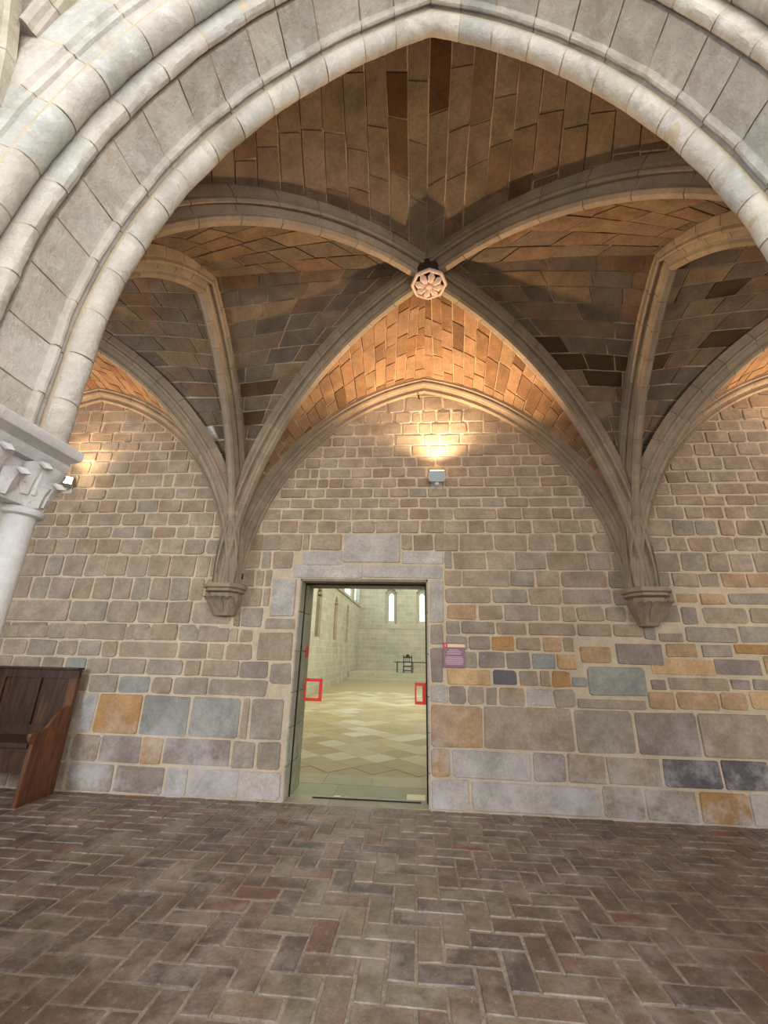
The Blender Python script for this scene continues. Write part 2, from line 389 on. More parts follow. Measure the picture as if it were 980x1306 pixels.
# ---------------------------------------------------------------- back wall
PAL = {'t': (178, 160, 138), 'g': (170, 158, 141), 'b': (160, 160, 152), 'p': (158, 144, 134), 'o': (192, 160, 124), 'O': (190, 148, 100),
       'Y': (212, 178, 134), 'w': (196, 190, 182), 'D': (112, 108, 110)}
ROWS=[('C', 5.22, 4.97, [-0.43, -0.17, 0.1, 0.39, 0.79]), ('C', 4.97, 4.78, [-0.78, -0.54, -0.33, -0.07, 0.07, 0.29, 0.5, 0.67, 0.95, 1.2]), ('C', 4.78, 4.59, [-0.91, -0.67, -0.45, -0.21, 0.03, 0.21, 0.47, 0.73, 0.94, 1.16, 1.37]), ('C', 4.59, 4.42, [-1.23, -1.04, -0.82, -0.59, -0.31, 0.1, 0.32, 0.62, 1.12, 1.44]), ('C', 4.42, 4.24, [-1.36, -1.03, -0.86, -0.63, -0.34, -0.07, 0.18, 0.42, 0.72, 0.94, 1.35, 1.56]), ('C', 4.24, 4.08, [-1.61, -1.38, -1.13, -0.74, -0.49, -0.19, 0.0, 0.27, 0.63, 1.12, 1.44, 1.7]), ('C', 4.08, 3.92, [-1.73, -1.52, -1.39, -1.24, -0.93, -0.63, -0.37, -0.15, 0.14, 0.42, 0.71, 0.98, 1.32, 1.64, 1.85]), ('C', 3.92, 3.77, [-1.91, -1.72, -1.4, -1.24, -1.03, -0.76, -0.48, -0.28, 0.0, 0.38, 0.58, 0.92, 1.34, 1.67, 2.03]), ('C', 3.77, 3.62, [-1.55, -1.28, -0.91, -0.61, -0.38, -0.11, 0.14, 0.42, 1.07, 1.38, 1.81, 2.17]), ('C', 3.62, 3.47, [-1.77, -1.44, -1.07, -0.77, -0.52, -0.24, 0.03, 0.28, 0.57, 0.87, 1.18, 1.49, 2.0, 2.2]), ('C', 3.47, 3.3, [-1.88, -1.57, -1.29, -0.9, -0.65, -0.39, -0.11, 0.16, 0.49, 1.07, 1.39, 1.77, 2.03]), ('C', 3.3, 3.11, [-1.89, -1.62, -1.36, -1.1, -0.88, -0.56, -0.25, 0.04, 0.37, 0.67, 0.9, 1.28, 1.5, 1.84, 2.11, 2.28]), ('C', 3.11, 2.87, [-1.87, -1.54, -1.44, -1.0, -0.62, -0.22, -0.06, 0.22, 0.55, 1.0, 1.43, 1.77, 2.02, 2.24]), ('CR', 2.87, 2.63, [0.26, 0.46, 0.89, 1.25, 1.64, 2.14]), ('CR', 2.63, 2.41, [0.3, 0.57, 1.16, 1.48, 1.78, 2.35]), ('CR', 2.41, 2.2, [0.35, 0.92, 1.37, 1.78, 2.37]), ('CR', 2.2, 2.0, [0.31, 0.74, 1.06, 1.48, 1.74, 1.92]), ('CR', 2.0, 1.83, [0.26, 0.53, 0.95, 1.33, 1.9]), ('RL', 1.83, 1.65, [0.27, 0.61, 0.88, 1.17, 1.48, 1.72, 1.91]), ('RL', 1.65, 1.45, [0.26, 0.72, 1.04, 1.34, 1.63, 1.98]), ('RL', 1.45, 1.26, [0.34, 0.87, 1.17, 1.41, 1.55, 1.77, 1.96]), ('RL', 1.26, 1.05, [0.33, 0.57, 0.78, 0.93, 1.24, 1.55, 1.89]), ('RB', 1.05, 0.6, [0.14, 0.74, 1.74, 2.39, 3.07, 3.82]), ('RB', 0.6, 0.31, [0.14, 0.37, 1.25, 1.62, 2.03, 2.61, 3.21, 3.7]), ('RB', 0.31, 0, [0.13, 0.57, 1.94, 2.38, 2.92, 3.42, 3.71]), ('FL', 3.11, 2.87, [-2.26, -2.08, -1.83, -1.55]), ('FL', 2.87, 2.62, [-2.32, -2.09, -1.94]), ('FL', 2.62, 2.38, [-2.34, -2.14, -2.01]), ('FL', 2.38, 2.12, [-2.31, -2.01]), ('FL', 2.12, 1.87, [-2.26, -1.97]), ('LU', 4.24, 4.03, [-4.28, -3.98, -3.67, -3.34]), ('LU', 4.03, 3.81, [-4.15, -3.71, -3.54, -3.24]), ('LU', 3.81, 3.62, [-4.53, -4.16, -3.81, -3.48, -3.17]), ('LU', 3.62, 3.42, [-4.32, -4.02, -3.69, -3.34, -3.0]), ('LU', 3.42, 3.22, [-4.7, -4.2, -3.84, -3.52, -3.2]), ('LU', 3.22, 3.04, [-4.95, -4.65, -4.3, -3.96, -3.69, -3.35, -3.07]), ('LU', 3.04, 2.81, [-5.09, -4.79, -4.47, -4.13, -3.81, -3.54, -3.2, -2.89]), ('LU', 2.81, 2.5, [-5.15, -4.89, -4.57, -4.26, -3.96, -3.66, -3.35, -2.98, -2.78]), ('LU', 2.5, 2.19, [-5.28, -5.01, -4.67, -4.38, -4.09, -3.82, -3.56, -3.28, -3.01, -2.81]), ('LU', 2.19, 1.9, [-5.54, -4.62, -4.09, -3.67, -3.26, -2.93]), ('LU', 1.9, 1.68, [-5.41, -4.88, -4.35, -3.77, -3.45, -3.07, -2.82]), ('LL', 1.86, 1.68, [-4.29, -4.01, -3.68, -3.38, -3.06, -2.79, -2.38, -2.26, -2.06]), ('LL', 1.68, 1.47, [-4.38, -4.06, -3.83, -3.02, -2.64, -2.41, -2.05]), ('LL', 1.47, 1.27, [-4.51, -4.21, -3.9, -3.41, -2.91, -2.68, -2.2, -1.82]), ('LL', 1.27, 1.06, [-4.12, -3.72, -3.3, -3.01, -2.56, -1.8]), ('LL', 1.06, 0.6, [-4.18, -3.94, -3.36, -2.74, -2.11, -1.99, -1.58]), ('LL', 0.6, 0.3, [-4.16, -3.79, -3.27, -3.0, -2.17, -1.87, -1.57]), ('LL', 0.3, 0, [-4.12, -3.54, -2.92, -2.63, -2.03, -1.52]), ('RU', 3.48, 3.3, [3.43, 3.65, 3.91, 4.17]), ('RU', 3.3, 3.07, [3.24, 3.51, 3.79, 4.0, 4.32]), ('RU', 3.07, 2.87, [3.14, 3.38, 3.68, 3.93, 4.21]), ('RU', 2.87, 2.62, [3.25, 3.56, 3.82, 4.09]), ('RU', 2.62, 2.43, [3.1, 3.42, 3.67, 3.96, 4.23]), ('RU', 2.43, 2.23, [2.99, 3.26, 3.55, 3.85, 4.13])]
QUADS=[[3.1, 3.37, 2.24, 2.37, 'o'], [3.37, 3.68, 2.22, 2.37, 'o'], [3.7, 4.2, 2.23, 2.38, 'g'], [3.13, 3.32, 1.99, 2.21, 'p'], [3.37, 3.88, 2.0, 2.21, 't'], [3.89, 4.19, 2.01, 2.21, 't'], [3.13, 3.71, 1.79, 1.98, 'g'], [3.72, 4.13, 1.8, 1.99, 'g'], [2.82, 3.11, 1.79, 1.9, 't'], [2.32, 2.85, 1.53, 1.78, 'p'], [2.87, 3.24, 1.62, 1.79, 'o'], [3.26, 3.62, 1.63, 1.78, 'g'], [3.63, 4.08, 1.67, 1.79, 'O'], [2.67, 3.38, 1.43, 1.62, 'Y'], [3.37, 3.89, 1.44, 1.63, 'p'], [3.9, 4.09, 1.45, 1.67, 'o'], [2.64, 2.82, 1.26, 1.39, 'p'], [2.83, 3.5, 1.27, 1.42, 't'], [3.5, 3.72, 1.29, 1.41, 'p'], [3.73, 4.03, 1.29, 1.42, 'g'], [2.59, 2.89, 1.07, 1.26, 'o'], [2.89, 3.35, 1.07, 1.27, 'o'], [3.35, 3.65, 1.08, 1.28, 'o'], [3.66, 3.99, 1.09, 1.29, 'Y'], [1.95, 2.61, 1.19, 1.51, 'b'], [1.8, 2.57, 1.05, 1.17, 't'], [1.97, 2.11, 1.19, 1.49, 'b'], [1.9, 2.27, 1.53, 1.74, 'o'], [1.77, 1.96, 1.27, 1.39, 'b'], [-1.9, -1.56, 2.01, 2.51, 'w'], [-1.94, -1.53, 1.85, 2.0, 'g'], [-2.01, -1.54, 1.48, 1.83, 't'], [-1.81, -1.52, 1.2, 1.47, 'g'], [-0.98, -0.21, 2.71, 3.1, 'w'], [-0.21, 0.35, 2.7, 2.87, 'w'], [-1.54, -0.98, 2.68, 2.88, 'w']]
TINTS=[(1.02, 1.72, 'O'), (1.59, 1.71, 'o'), (0.53, 2.12, 'o'), (0.35, 1.9, 'g'), (1.01, 1.34, 'D'), (0.6, 1.36, 'Y'), (0.45, 1.17, 'p'), (1.39, 1.16, 'w'), (1.67, 1.33, 'O'), (1.79, 1.53, 'Y'), (1.49, 1.54, 'b'), (1.19, 1.53, 'p'), (0.88, 1.52, 'p'), (0.44, 0.82, 'o'), (1.22, 0.82, 't'), (0.81, 0.46, 'w'), (1.44, 0.47, 'p'), (0.23, 0.46, 'o'), (2.73, 0.84, 'p'), (3.4, 0.87, 't'), (2.91, 0.48, 'D'), (3.44, 0.5, 'D'), (3.16, 0.2, 'O'), (3.56, 0.22, 'w'), (2.6, 0.18, 'g'), (2.2, 0.16, 'g'), (0.98, 0.15, 'w'), (0.32, 0.13, 'w'), (-3.66, 0.88, 'O'), (-3.05, 0.85, 'b'), (-2.44, 0.84, 'b'), (-1.78, 0.84, 'g'), (-4.1, 0.84, 'w'), (-3.52, 0.44, 'p'), (-2.58, 0.47, 'p'), (-3.12, 0.35, 'o'), (-2.33, 0.15, 'w'), (-2.8, 0.13, 'w'), (-1.79, 0.18, 'w'), (-3.78, 0.09, 'g'), (-3.21, 0.12, 'p'), (-4.38, 1.4, 'b'), (-3.65, 1.38, 'g'), (-3.13, 1.39, 'g'), (-2.0, 1.41, 'p'), (-3.51, 1.18, 'b'), (-3.91, 1.17, 'g'), (-2.79, 1.19, 'g'), (-2.2, 1.18, 'g'), (-4.61, 1.98, 'g'), (3.73, 2.52, 'o'), (3.99, 2.52, 'o')]

wall = struct(empty('wall_back'))
DX0, DX1, DZ = -1.52, .135, 2.50
w = MB()
for x0, x1, z0, z1 in ((-7.9, DX0, -.05, 7), (DX1, 8.1, -.05, 7), (DX0, DX1, DZ, 7)): w.box(x0, x1, YW+.004, YW+.66, z0, z1)
w.build('mortar_bed', 'mortar', wall, fix=False)
ws = Pieces('stone', 'stone', wall)
def wall_stone(x0, x1, z0, z1, tone):
    g = rnd.uniform(.006, .012); x0 += g; x1 -= g; z0 += g*.9; z1 -= g*.9
    if x1-x0 < .045 or z1-z0 < .03: return
    c = min(x1-x0, z1-z0, .2)*rnd.uniform(.05, .15); j = lambda: rnd.uniform(-1, 1)*min(.009, (z1-z0)*.05)
    o = [(x0+c, z0), (x1-c, z0), (x1, z0+c), (x1, z1-c), (x1-c, z1), (x0+c, z1), (x0, z1-c), (x0, z0+c)]
    o = [(x+j(), z+j()) for x, z in o]; cx, cz = (x0+x1)/2, (z0+z1)/2
    pr = rnd.uniform(.003, .016); k = 1-.012/max(.05, (z1-z0)/2)*.6; kx = 1-.010/((x1-x0)/2)
    fr_ = [(cx+(x-cx)*kx, YW-pr+rnd.uniform(-.003, .003), cz+(z-cz)*k) for x, z in o]
    bk = [(x, YW+.012, z) for x, z in o]
    fs = [tuple(range(8))]+[(i, i+8, (i+1) % 8+8, (i+1) % 8) for i in range(8)]
    ws.add(fr_+bk, fs, tone)
def in_arch(x, z):
    for k in (-1, 0, 1):
        xc = XC+k*BAY
        if abs(x-xc) <= HB: return z < 2.4 or abs(x-xc) < A_WALL.half_at(z, .12)
    return z < 5.2
def base_tint(x, z):
    r = rnd.random()
    if z > 2.9: c = PAL['t'] if r < .7 else (172, 150, 126) if r < .95 else PAL['g']
    else: c = PAL['t'] if r < .5 else (170, 152, 130) if r < .75 else PAL['g'] if r < .95 else (168, 152, 138)
    return c
BND = {'C': (-2.46, 2.62), 'CR': (.34, 2.66), 'RL': (.33, 1.86), 'RB': (.14, 7.4), 'FL': (-2.36, -1.53), 'LU': (-7.4, -2.46), 'LL': (-7.4, -1.53), 'RU': (2.72, 7.4), 'RR': (1.86, 7.4)}
EXTRA = [('C', 5.5, 5.22, [])]
for z1, z0 in ((5.3, 5.1), (5.1, 4.9), (4.9, 4.72), (4.72, 4.56)): EXTRA += [('RU', z1, z0, []), ('LU', z1, z0, [])]
for z1, z0 in ((4.56, 4.38), (4.38, 4.18), (4.18, 3.97), (3.97, 3.8), (3.8, 3.63), (3.63, 3.48)): EXTRA.append(('RU', z1, z0, []))
for z1, z0 in ((4.56, 4.4), (4.4, 4.24)): EXTRA.append(('LU', z1, z0, []))
for z1, z0 in ((2.43, 2.23), (2.23, 2.0), (2.0, 1.8), (1.8, 1.62), (1.62, 1.43), (1.43, 1.27), (1.27, 1.06)): EXTRA.append(('RR', z1, z0, []))
QUADS += [[-1.64, -.7, 2.51, 2.70, 'w'], [-.7, .33, 2.51, 2.69, 'w'], [.145, .33, 1.97, 2.50, 'w'], [.145, .33, 1.70, 1.96, 'g'], [.145, .32, 1.28, 1.69, 'p'], [.145, .36, 1.06, 1.27, 'w']]
RR_CLIP = [(1.86, 2.62, 1.80, 2.5)]
def sub(iv, a, b_):
    out = []
    for p, q in iv:
        if b_ <= p or a >= q: out.append((p, q)); continue
        if a > p: out.append((p, a))
        if b_ < q: out.append((b_, q))
    return out
for zone, zt, zb, xs in ROWS+EXTRA:
    lo, hi = BND[zone]; xs = [x for x in xs if lo < x < hi]
    h = zt-zb; wd = (.30 if h < .25 else .46) if zone in 'C' or zone[1] == 'U' else (.33 if h < .25 else .62)
    if not xs: xs = [rnd.uniform(lo, lo+wd)]
    while xs[0]-lo > wd*.9: xs.insert(0, xs[0]-wd*rnd.uniform(.75, 1.3))
    while hi-xs[-1] > wd*.9: xs.append(xs[-1]+wd*rnd.uniform(.75, 1.3))
    xs = [lo]+xs+[hi]
    for a, b_ in zip(xs, xs[1:]):
        iv = [(a, b_)]
        for q in QUADS:
            ov = min(zt, q[3])-max(zb, q[2])
            if ov > .3*h: iv = sub(iv, q[0], q[1])
        if zone == 'RR' and zt > 1.85: iv = sub(iv, 1.8, 2.66)
        if zb < DZ: iv = sub(iv, DX0, DX1+.005)
        for p, q in iv:
            if q-p < .07: continue
            cx, cz = (p+q)/2, (zt+zb)/2
            if not in_arch(cx, cz): continue
            tn = None
            for tx, tz, tc in TINTS:
                if p <= tx <= q and zb <= tz <= zt: tn = PAL[tc]
            wall_stone(p, q, zb+.004, zt, jit(lin(tn or base_tint(cx, cz)), .03 if tn else .05, .015))
for x0, x1, z0, z1, c in QUADS: wall_stone(x0, x1, z0, z1, jit(lin(PAL[c]), .03, .01))
ws.done()
# ashlar lining of the door reveals
rv = Pieces('reveal_stone', 'stone', wall)
z = 0
while z < DZ-.05:
    h = min(rnd.uniform(.34, .5), DZ-z)
    for x, s in ((DX0, 1), (DX1, -1)):
        m_ = MB().box(min(x, x+s*.018), max(x, x+s*.018), YW+.006, YW+.65, z+.006, z+h-.006); rv.add(m_.v, m_.f, jit(lin((176, 172, 152)), .04))
    z += h
m_ = MB().box(DX0+.02, DX1-.02, YW+.006, YW+.65, DZ-.03, DZ-.002); rv.add(m_.v, m_.f, lin((150, 142, 124))); rv.done()

# ---------------------------------------------------------------- front wall and the great arch
K = .94
def sc_(y, d): return (y*K, d*K)
def arc_pts(cx, cy, r, a0, a1, n): return [(cx+r*math.cos(math.radians(a0+(a1-a0)*i/n)), cy+r*math.sin(math.radians(a0+(a1-a0)*i/n))) for i in range(n+1)]
INNER = [(1.68, .55), (1.68, .125)]+arc_pts(1.60, .062, .062, 35, -215, 12)+[(1.538, .112), (1.530, .122), (1.522, .105)]+arc_pts(1.504, .098, .019, 10, -190, 5)+[(1.483, .112), (1.40, .113), (1.33, .113), (1.277, .112), (1.272, .14), (1.27, .55)]
OUTER = [(1.268, .55), (1.266, .135), (1.256, .118)]+arc_pts(1.226, .116, .032, 20, -190, 6)+[(1.19, .15), (1.188, .20), (1.196, .25)]+arc_pts(1.13, .215, .062, 20, -200, 10)+[(1.065, .262), (1.06, .295), (1.045, .30), (1.04, .335), (1.022, .35), (1.02, .55)]
A_DOOR = Arch(1.654, 2.87, 5.385, 2.42)
XA = .105
def arch_prof(P, s): return [((y*K)*(1 if s < 0 else -1), d*K) for y, d in P]
front = struct(empty('wall_front'))
gate = struct(empty('trim_20'))
archtone = [(198, 192, 182), (194, 188, 178), (202, 195, 182), (192, 189, 182)]
for s in (-1, 1):
    # the lateral direction of a half arch running along -x is -y, along +x is +y
    pl = Plane2((XA, 0), (s, 0), 1.0 if s < 0 else .925)
    for P, nv, off in ((INNER, 15, 0), (OUTER, 14, .5)):
        pr = [((y*K)*s, d*K) for y, d in P]
        ts = [0]+[(i+off*.6+rnd.uniform(-.16, .16))/nv for i in range(1, nv)]+[1]
        for a, b_ in zip(ts, ts[1:]):
            g = .0012
            v, f = voussoir(A_DOOR, pl, pr, a+g, b_-(g if b_ < 1 else .0), 7, wob=.010)
            o = mesh_obj('voussoir', v, f, 'arch', gate, jit(lin(rnd.choice(archtone)), .05, .015), fix=True)
        cr = [(l, d+.007) for l, d in pr]
        v, f = voussoir(A_DOOR, pl, cr, 0, 1, 30); mesh_obj('joint_mortar', v, f, 'ribmortar', gate, fix=True)
fw = MB(); zs = [0, 1.2, 2.47]+[2.47+i*.16 for i in range(1, 19)]
ZT = 7.0
for s in (-1, 1):
    k = 1.0 if s < 0 else .925; prev = None
    zl = [0, 1.2, 2.42, 2.87]+[2.87+i*.18 for i in range(1, 17)]
    zl = [z for z in zl if A_DOOR.half_at(z, .5) > 0]; apex = A_DOOR.z0+math.sqrt((A_DOOR.r+.5)**2-A_DOOR.e**2); zl.append(apex)
    for z0, z1 in zip(zl, zl[1:]):
        a = XA+s*k*max(0, A_DOOR.half_at(z0, .5)); c = XA+s*k*(max(0, A_DOOR.half_at(z1-1e-4, .5)) if z1 < apex else 0); X = XC+s*3.35
        fw.hexa([(a, .96, z0), (X, .96, z0), (X, YN, z0), (a, YN, z0), (c, .96, z1), (X, .96, z1), (X, YN, z1), (c, YN, z1)])
    X0, X1 = sorted((XC+s*3.35, XA)); fw.box(X0, X1, .96, YN, apex, ZT)
    X0, X1 = sorted((XC+s*3.35, XC+s*3.9)); fw.box(X0, X1, .96, YN, 0, ZT)
    X0, X1 = sorted((XC+s*3.9, XC+s*6.3)); fw.box(X0, X1, .96, YN, 0, .9); fw.box(X0, X1, .96, YN, 4.4, ZT)
    X0, X1 = sorted((XC+s*6.3, XC+s*7.9)); fw.box(X0, X1, .96, YN, 0, ZT)
fw.build('masonry', 'arch', front, lin((176, 166, 152)))
# jamb courses between the shafts
for s in (-1, 1):
    k = 1 if s < 0 else .925; z = 0
    while z < 2.15:
        h = min(rnd.uniform(.3, .42), 2.17-z); xf = XA+s*k*(1.654+.115*K); xb = XA+s*k*(1.654+.55)
        for y0, y1, dx in ((1.20*K, 1.68*K, 0), (1.02*K, 1.2*K, .16)):
            x0, x1 = sorted((xf+s*dx, xb)); MB().box(x0, x1, y0+.003, y1-.003, z+.003, z+h-.003).build('jamb_stone', 'arch', front, jit(lin(rnd.choice(archtone)), .05, .015), fix=False)
        z += h
for s in (-1, 1):
    k = 1 if s < 0 else .925
    for yy, dd, r, lab in ((1.60, .105, .058, 'slender shaft under the inner roll of the great arch'), (1.13, .235, .06, 'slender shaft under the outer roll of the great arch')):
        cx, cy_ = XA+s*k*(1.654+dd*K), yy*K
        c = empty('engaged_column', (cx, cy_, 0))
        tag(c, 'pale grey stone column, '+lab+(', on the side with the dark bench' if s < 0 else ', on the side away from the bench'), 'column')
        
        m_ = MB().lathe([(r+.05, 0), (r+.05, .12), (r+.03, .15), (r+.04, .19), (r+.012, .22), (r, .25)], (0, 0, 0), 20); m_.build('base', 'archcol', c, smooth=False)
        for z0, z1 in ((.25, .95), (.955, 1.62), (1.625, 2.10)):
            MB().lathe([(r, z0), (r, (z0+z1)/2), (r, z1)], (0, 0, 0), 24).build('shaft', 'archcol', c, smooth=False)
        cap = MB().lathe([(r+.004, 2.150), (r+.020, 2.156), (r+.024, 2.168), (r+.016, 2.182), (r+.002, 2.190), (r+.006, 2.24), (r+.022, 2.30), (r+.05, 2.345), (r+.056, 2.362)], (0, 0, 0), 20).build('capital', 'archcol', c); cap.location.z = -.05
        for tier, (zb_, zt_, n_) in enumerate(((2.188, 2.275, 7), (2.235, 2.35, 7))):
            for i in range(n_):
                a = 2*math.pi*(i+tier*.5)/n_; ca, sa = math.cos(a), math.sin(a); lv = MB(); rows_ = []
                for q in range(6):
                    t = q/5; rr = r+.004+.012*t+.030*t*t+tier*.010; z = zb_+(zt_-zb_)*math.sin(t*1.75)/math.sin(1.57)
                    wd = .034*math.sin(math.pi*(.18+.76*t))*(1.12 if q % 2 else .85)
                    rows_.append([(rr-.004*abs(e)+.010*(1-abs(e)), e*wd, z) for e in (-1, -.45, 0, .45, 1)])
                for thick in (0, -.012):
                    for row_ in rows_: lv.v += [((x+thick)*ca-y*sa, (x+thick)*sa+y*ca, z) for x, y, z in row_]
                for t_ in (0, 1):
                    for q in range(5):
                        for e in range(4):
                            b0 = t_*30+q*5+e; fc = (b0, b0+1, b0+6, b0+5); lv.f.append(fc if t_ == 0 else fc[::-1])
                for q in range(5): lv.f += [(q*5, q*5+5, q*5+35, q*5+30), (q*5+4, q*5+34, q*5+39, q*5+9)]
                lv.f.append((25, 26, 27, 28, 29, 59, 58, 57, 56, 55))
                lv.build('carved_leaf', 'archcol', cap)
    # moulded impost running over the capitals through the depth of the jamb
    ab = struct(empty('trim_%d' % (21 if s < 0 else 22), (0, 0, -.05)))
    prof = [(0, 2.365), (.085, 2.365), (.105, 2.385), (.112, 2.40), (.095, 2.408), (.105, 2.416), (.150, 2.424), (.158, 2.436), (.158, 2.462), (.150, 2.470), (0, 2.470)]
    def path(y0, y1, dx0, dx1):
        x0, x1 = XA+s*k*(1.654+dx0), XA+s*k*(1.654+dx1); n_ = len(prof)
        vs = [(x0-s*p, y0, z) for p, z in prof]+[(x1-s*p, y1, z) for p, z in prof]
        mesh_obj('impost_block', vs, [(i, (i+1) % n_, n_+(i+1) % n_, n_+i) for i in range(n_)]+[tuple(range(n_)), tuple(range(n_, 2*n_))[::-1]], 'archcol', ab, fix=True)
    path(1.655*K, 1.19*K, .095, .095); path(1.187*K, .95, .235, .235)
    MB().box(*sorted((XA+s*k*(1.654+.05), XA+s*k*2.2)), .96, 1.655*K, 2.19, 2.47).build('capital_course', 'archcol', ab)
    for q in range(7):   # carved foliage running between the capitals
        yy = 1.02+q*.085; up = q % 2; lv = MB(); rows_ = []; xf = XA+s*k*(1.654+(.05 if yy > 1.2*K else .05))
        for g_ in range(6):
            t_ = g_/5; wq = (.05 if up else .042)*math.sin(math.pi*(.15+.78*t_))*(1.1 if g_ % 2 else .82)
            z_ = (2.23 if up else 2.20)+(.13 if up else .10)*math.sin(t_*1.9)/.95; out = .004+.02*t_+.06*t_*t_
            rows_.append([(xf-s*(out+.016*(1-abs(e))), yy+e*wq, z_-.02*(g_ == 5)) for e in (-1, -.45, 0, .45, 1)])
        for th in (0, .014):
            for rw in rows_: lv.v += [(x_+s*th, y_, z_) for x_, y_, z_ in rw]
        for t_ in (0, 1):
            for g_ in range(5):
                for e in range(4): f0 = t_*30+g_*5+e; lv.f.append((f0, f0+1, f0+6, f0+5))
        for g_ in range(5): lv.f += [(g_*5, g_*5+5, g_*5+35, g_*5+30), (g_*5+4, g_*5+34, g_*5+39, g_*5+9)]
        lv.f += [(25, 26, 27, 28, 29, 59, 58, 57, 56, 55), (0, 30, 31, 32, 33, 34, 4, 3, 2, 1)]
        lv.build('carved_leaf', 'archcol', ab)

# springers of the gallery vault in front of the arch
for n_t, P_ in ((23, [(-1.80, .93, 3.75), (-1.83, .90, 4.05), (-1.87, .85, 4.40), (-1.94, .78, 4.78), (-2.04, .68, 5.2)]),
                (24, [(-1.78, .94, 4.28), (-1.72, .93, 4.46), (-1.64, .91, 4.66), (-1.52, .88, 4.90)])):
    t = struct(empty('trim_%d' % n_t))
    for a, c_ in zip(P_, P_[1:]):
        a, c_ = Vector(a), Vector(c_); m_ = MB(); u = (c_-a).normalized(); sd = Vector((1, 0, 0)) if n_t == 23 else Vector((.8, 0, -.6)); k_ = Vector((0, 1, 0))
        pr = [(-.055, .06), (-.055, .01), (-.035, 0), (-.03, -.02), (-.012, -.035), (.012, -.035), (.03, -.02), (.035, 0), (.055, .01), (.055, .06)]
        for q in (a+u*.002, c_-u*.002): m_.v += [tuple(q+sd*l+k_*d) for l, d in pr]
        n_ = len(pr); m_.f = [(i, (i+1) % n_, n_+(i+1) % n_, n_+i) for i in range(n_)]+[tuple(range(n_)), tuple(range(n_, 2*n_))[::-1]]
        m_.build('voussoir', 'arch', t, jit(lin((190, 180, 164)), .04))

# ---------------------------------------------------------------- rest of the shell
sw = struct(MB().box(-7.95, -7.6, -3.6, 5.9, -.05, 7).build('wall_left', 'plaster', fix=False))
sw = struct(MB().box(7.8, 8.15, -3.6, 5.9, -.05, 7).build('wall_right', 'plaster', fix=False))
struct(MB().box(-7.9, 8.1, -3.6, 5.95, 7.0, 7.2).build('roof', 'plaster', fix=False))
slab_y = -14
opp = MB().box(-30, 30, slab_y-.5, slab_y, -.2, 7.5); struct(opp.build('wall_sky_block', 'plaster', fix=False))  # unseen wall across the courtyard, added to keep low sky out of the door glass
gr = MB().box(-30, 30, -30, -3.6, -.2, -.06).build('courtyard_ground', 'plaster', fix=False); struct(gr)

# ---------------------------------------------------------------- floor: brick paving laid in herringbone
floor = struct(empty('floor'))
MB().box(-7.9, 8.1, -3.6, YW+.01, -.12, -.007).build('mortar_bed', 'fmortar', floor, fix=False)
fb = Pieces('brick', 'brick', floor)
U = .158; OX, OY = -.015, 2.79
def btone(x, y):
    r = rnd.random(); n_ = noise.noise(Vector((x*.6, y*.6, 0)))
    if abs(x+.1) < 1.0 and r < .45: c = (138, 124, 102) if r < .25 else (146, 126, 104)
    elif r < .5: c = (122, 102, 90)
    elif r < .75: c = (128, 106, 92)
    elif r < .84: c = (134, 100, 82)
    elif r < .95: c = (110, 96, 90)
    else: c = (128, 112, 90)
    return jit(lin(c), .06, .03)
for i in range(-48, 50):
    for j in range(-22, 17):
        m4 = (i-j) % 4
        if m4 == 0: x0, y0, lx, ly = i, j, 2, 1
        elif m4 == 3: x0, y0, lx, ly = i, j, 1, 2
        else: continue
        g = .0075; X0, X1 = OX+x0*U+g, OX+(x0+lx)*U-g; Y0, Y1 = OY+y0*U+g, OY+(y0+ly)*U-g
        Y1 = min(Y1, YW-.001)
        if Y1-Y0 < .03 or X0 < -7.5 or X1 > 7.7: continue
        b0 = .006; zz = rnd.uniform(-.0035, .0015); tx, ty = rnd.uniform(-.002, .002), rnd.uniform(-.002, .002)
        o = [(X0, Y0), (X1, Y0), (X1, Y1), (X0, Y1)]; J = lambda: rnd.uniform(-.0045, .0045)
        o = [(x+J(), min(y+J(), YW-.001)) for x, y in o]; cx, cy_ = (X0+X1)/2, (Y0+Y1)/2
        top = [(x+math.copysign(b0, cx-x), y+math.copysign(b0, cy_-y), zz+(tx if x > cx else -tx)+(ty if y > cy_ else -ty)) for x, y in o]
        bot = [(x, y, -.012) for x, y in o]
        fb.add(top+bot, [(0, 1, 2, 3), (0, 4, 5, 1), (1, 5, 6, 2), (2, 6, 7, 3), (3, 7, 4, 0)], btone(cx, cy_))
fb.done()

# ---------------------------------------------------------------- glass door in the opening
YG = 5.50
door = struct(empty('door_1', ((DX0+DX1)/2, YG, 0)))
def rel(mb): mb.v = [(x-(DX0+DX1)/2, y-YG, z) for x, y, z in mb.v]; return mb
XM = -.66
for x0, x1 in ((DX0+.03, XM-.004), (XM+.004, DX1-.03)):
    rel(MB().box(x0, x1, YG-.005, YG+.005, .03, DZ-.05)).build('glass_leaf', 'glass', door)
rel(MB().box(DX0+.018, DX0+.032, YG-.012, YG+.012, 0, DZ-.03)).build('jamb_profile', 'steel', door)
rel(MB().box(DX1-.034, DX1-.018, YG-.012, YG+.012, 0, DZ-.03)).build('jamb_profile', 'steel', door)
rel(MB().box(DX0+.018, DX1-.018, YG-.014, YG+.014, DZ-.055, DZ-.03)).build('head_profile', 'steel', door)
rel(MB().box(DX0+.3, DX1-.1, YG-.01, YG+.01, .002, .012)).build('floor_track', 'steel', door)
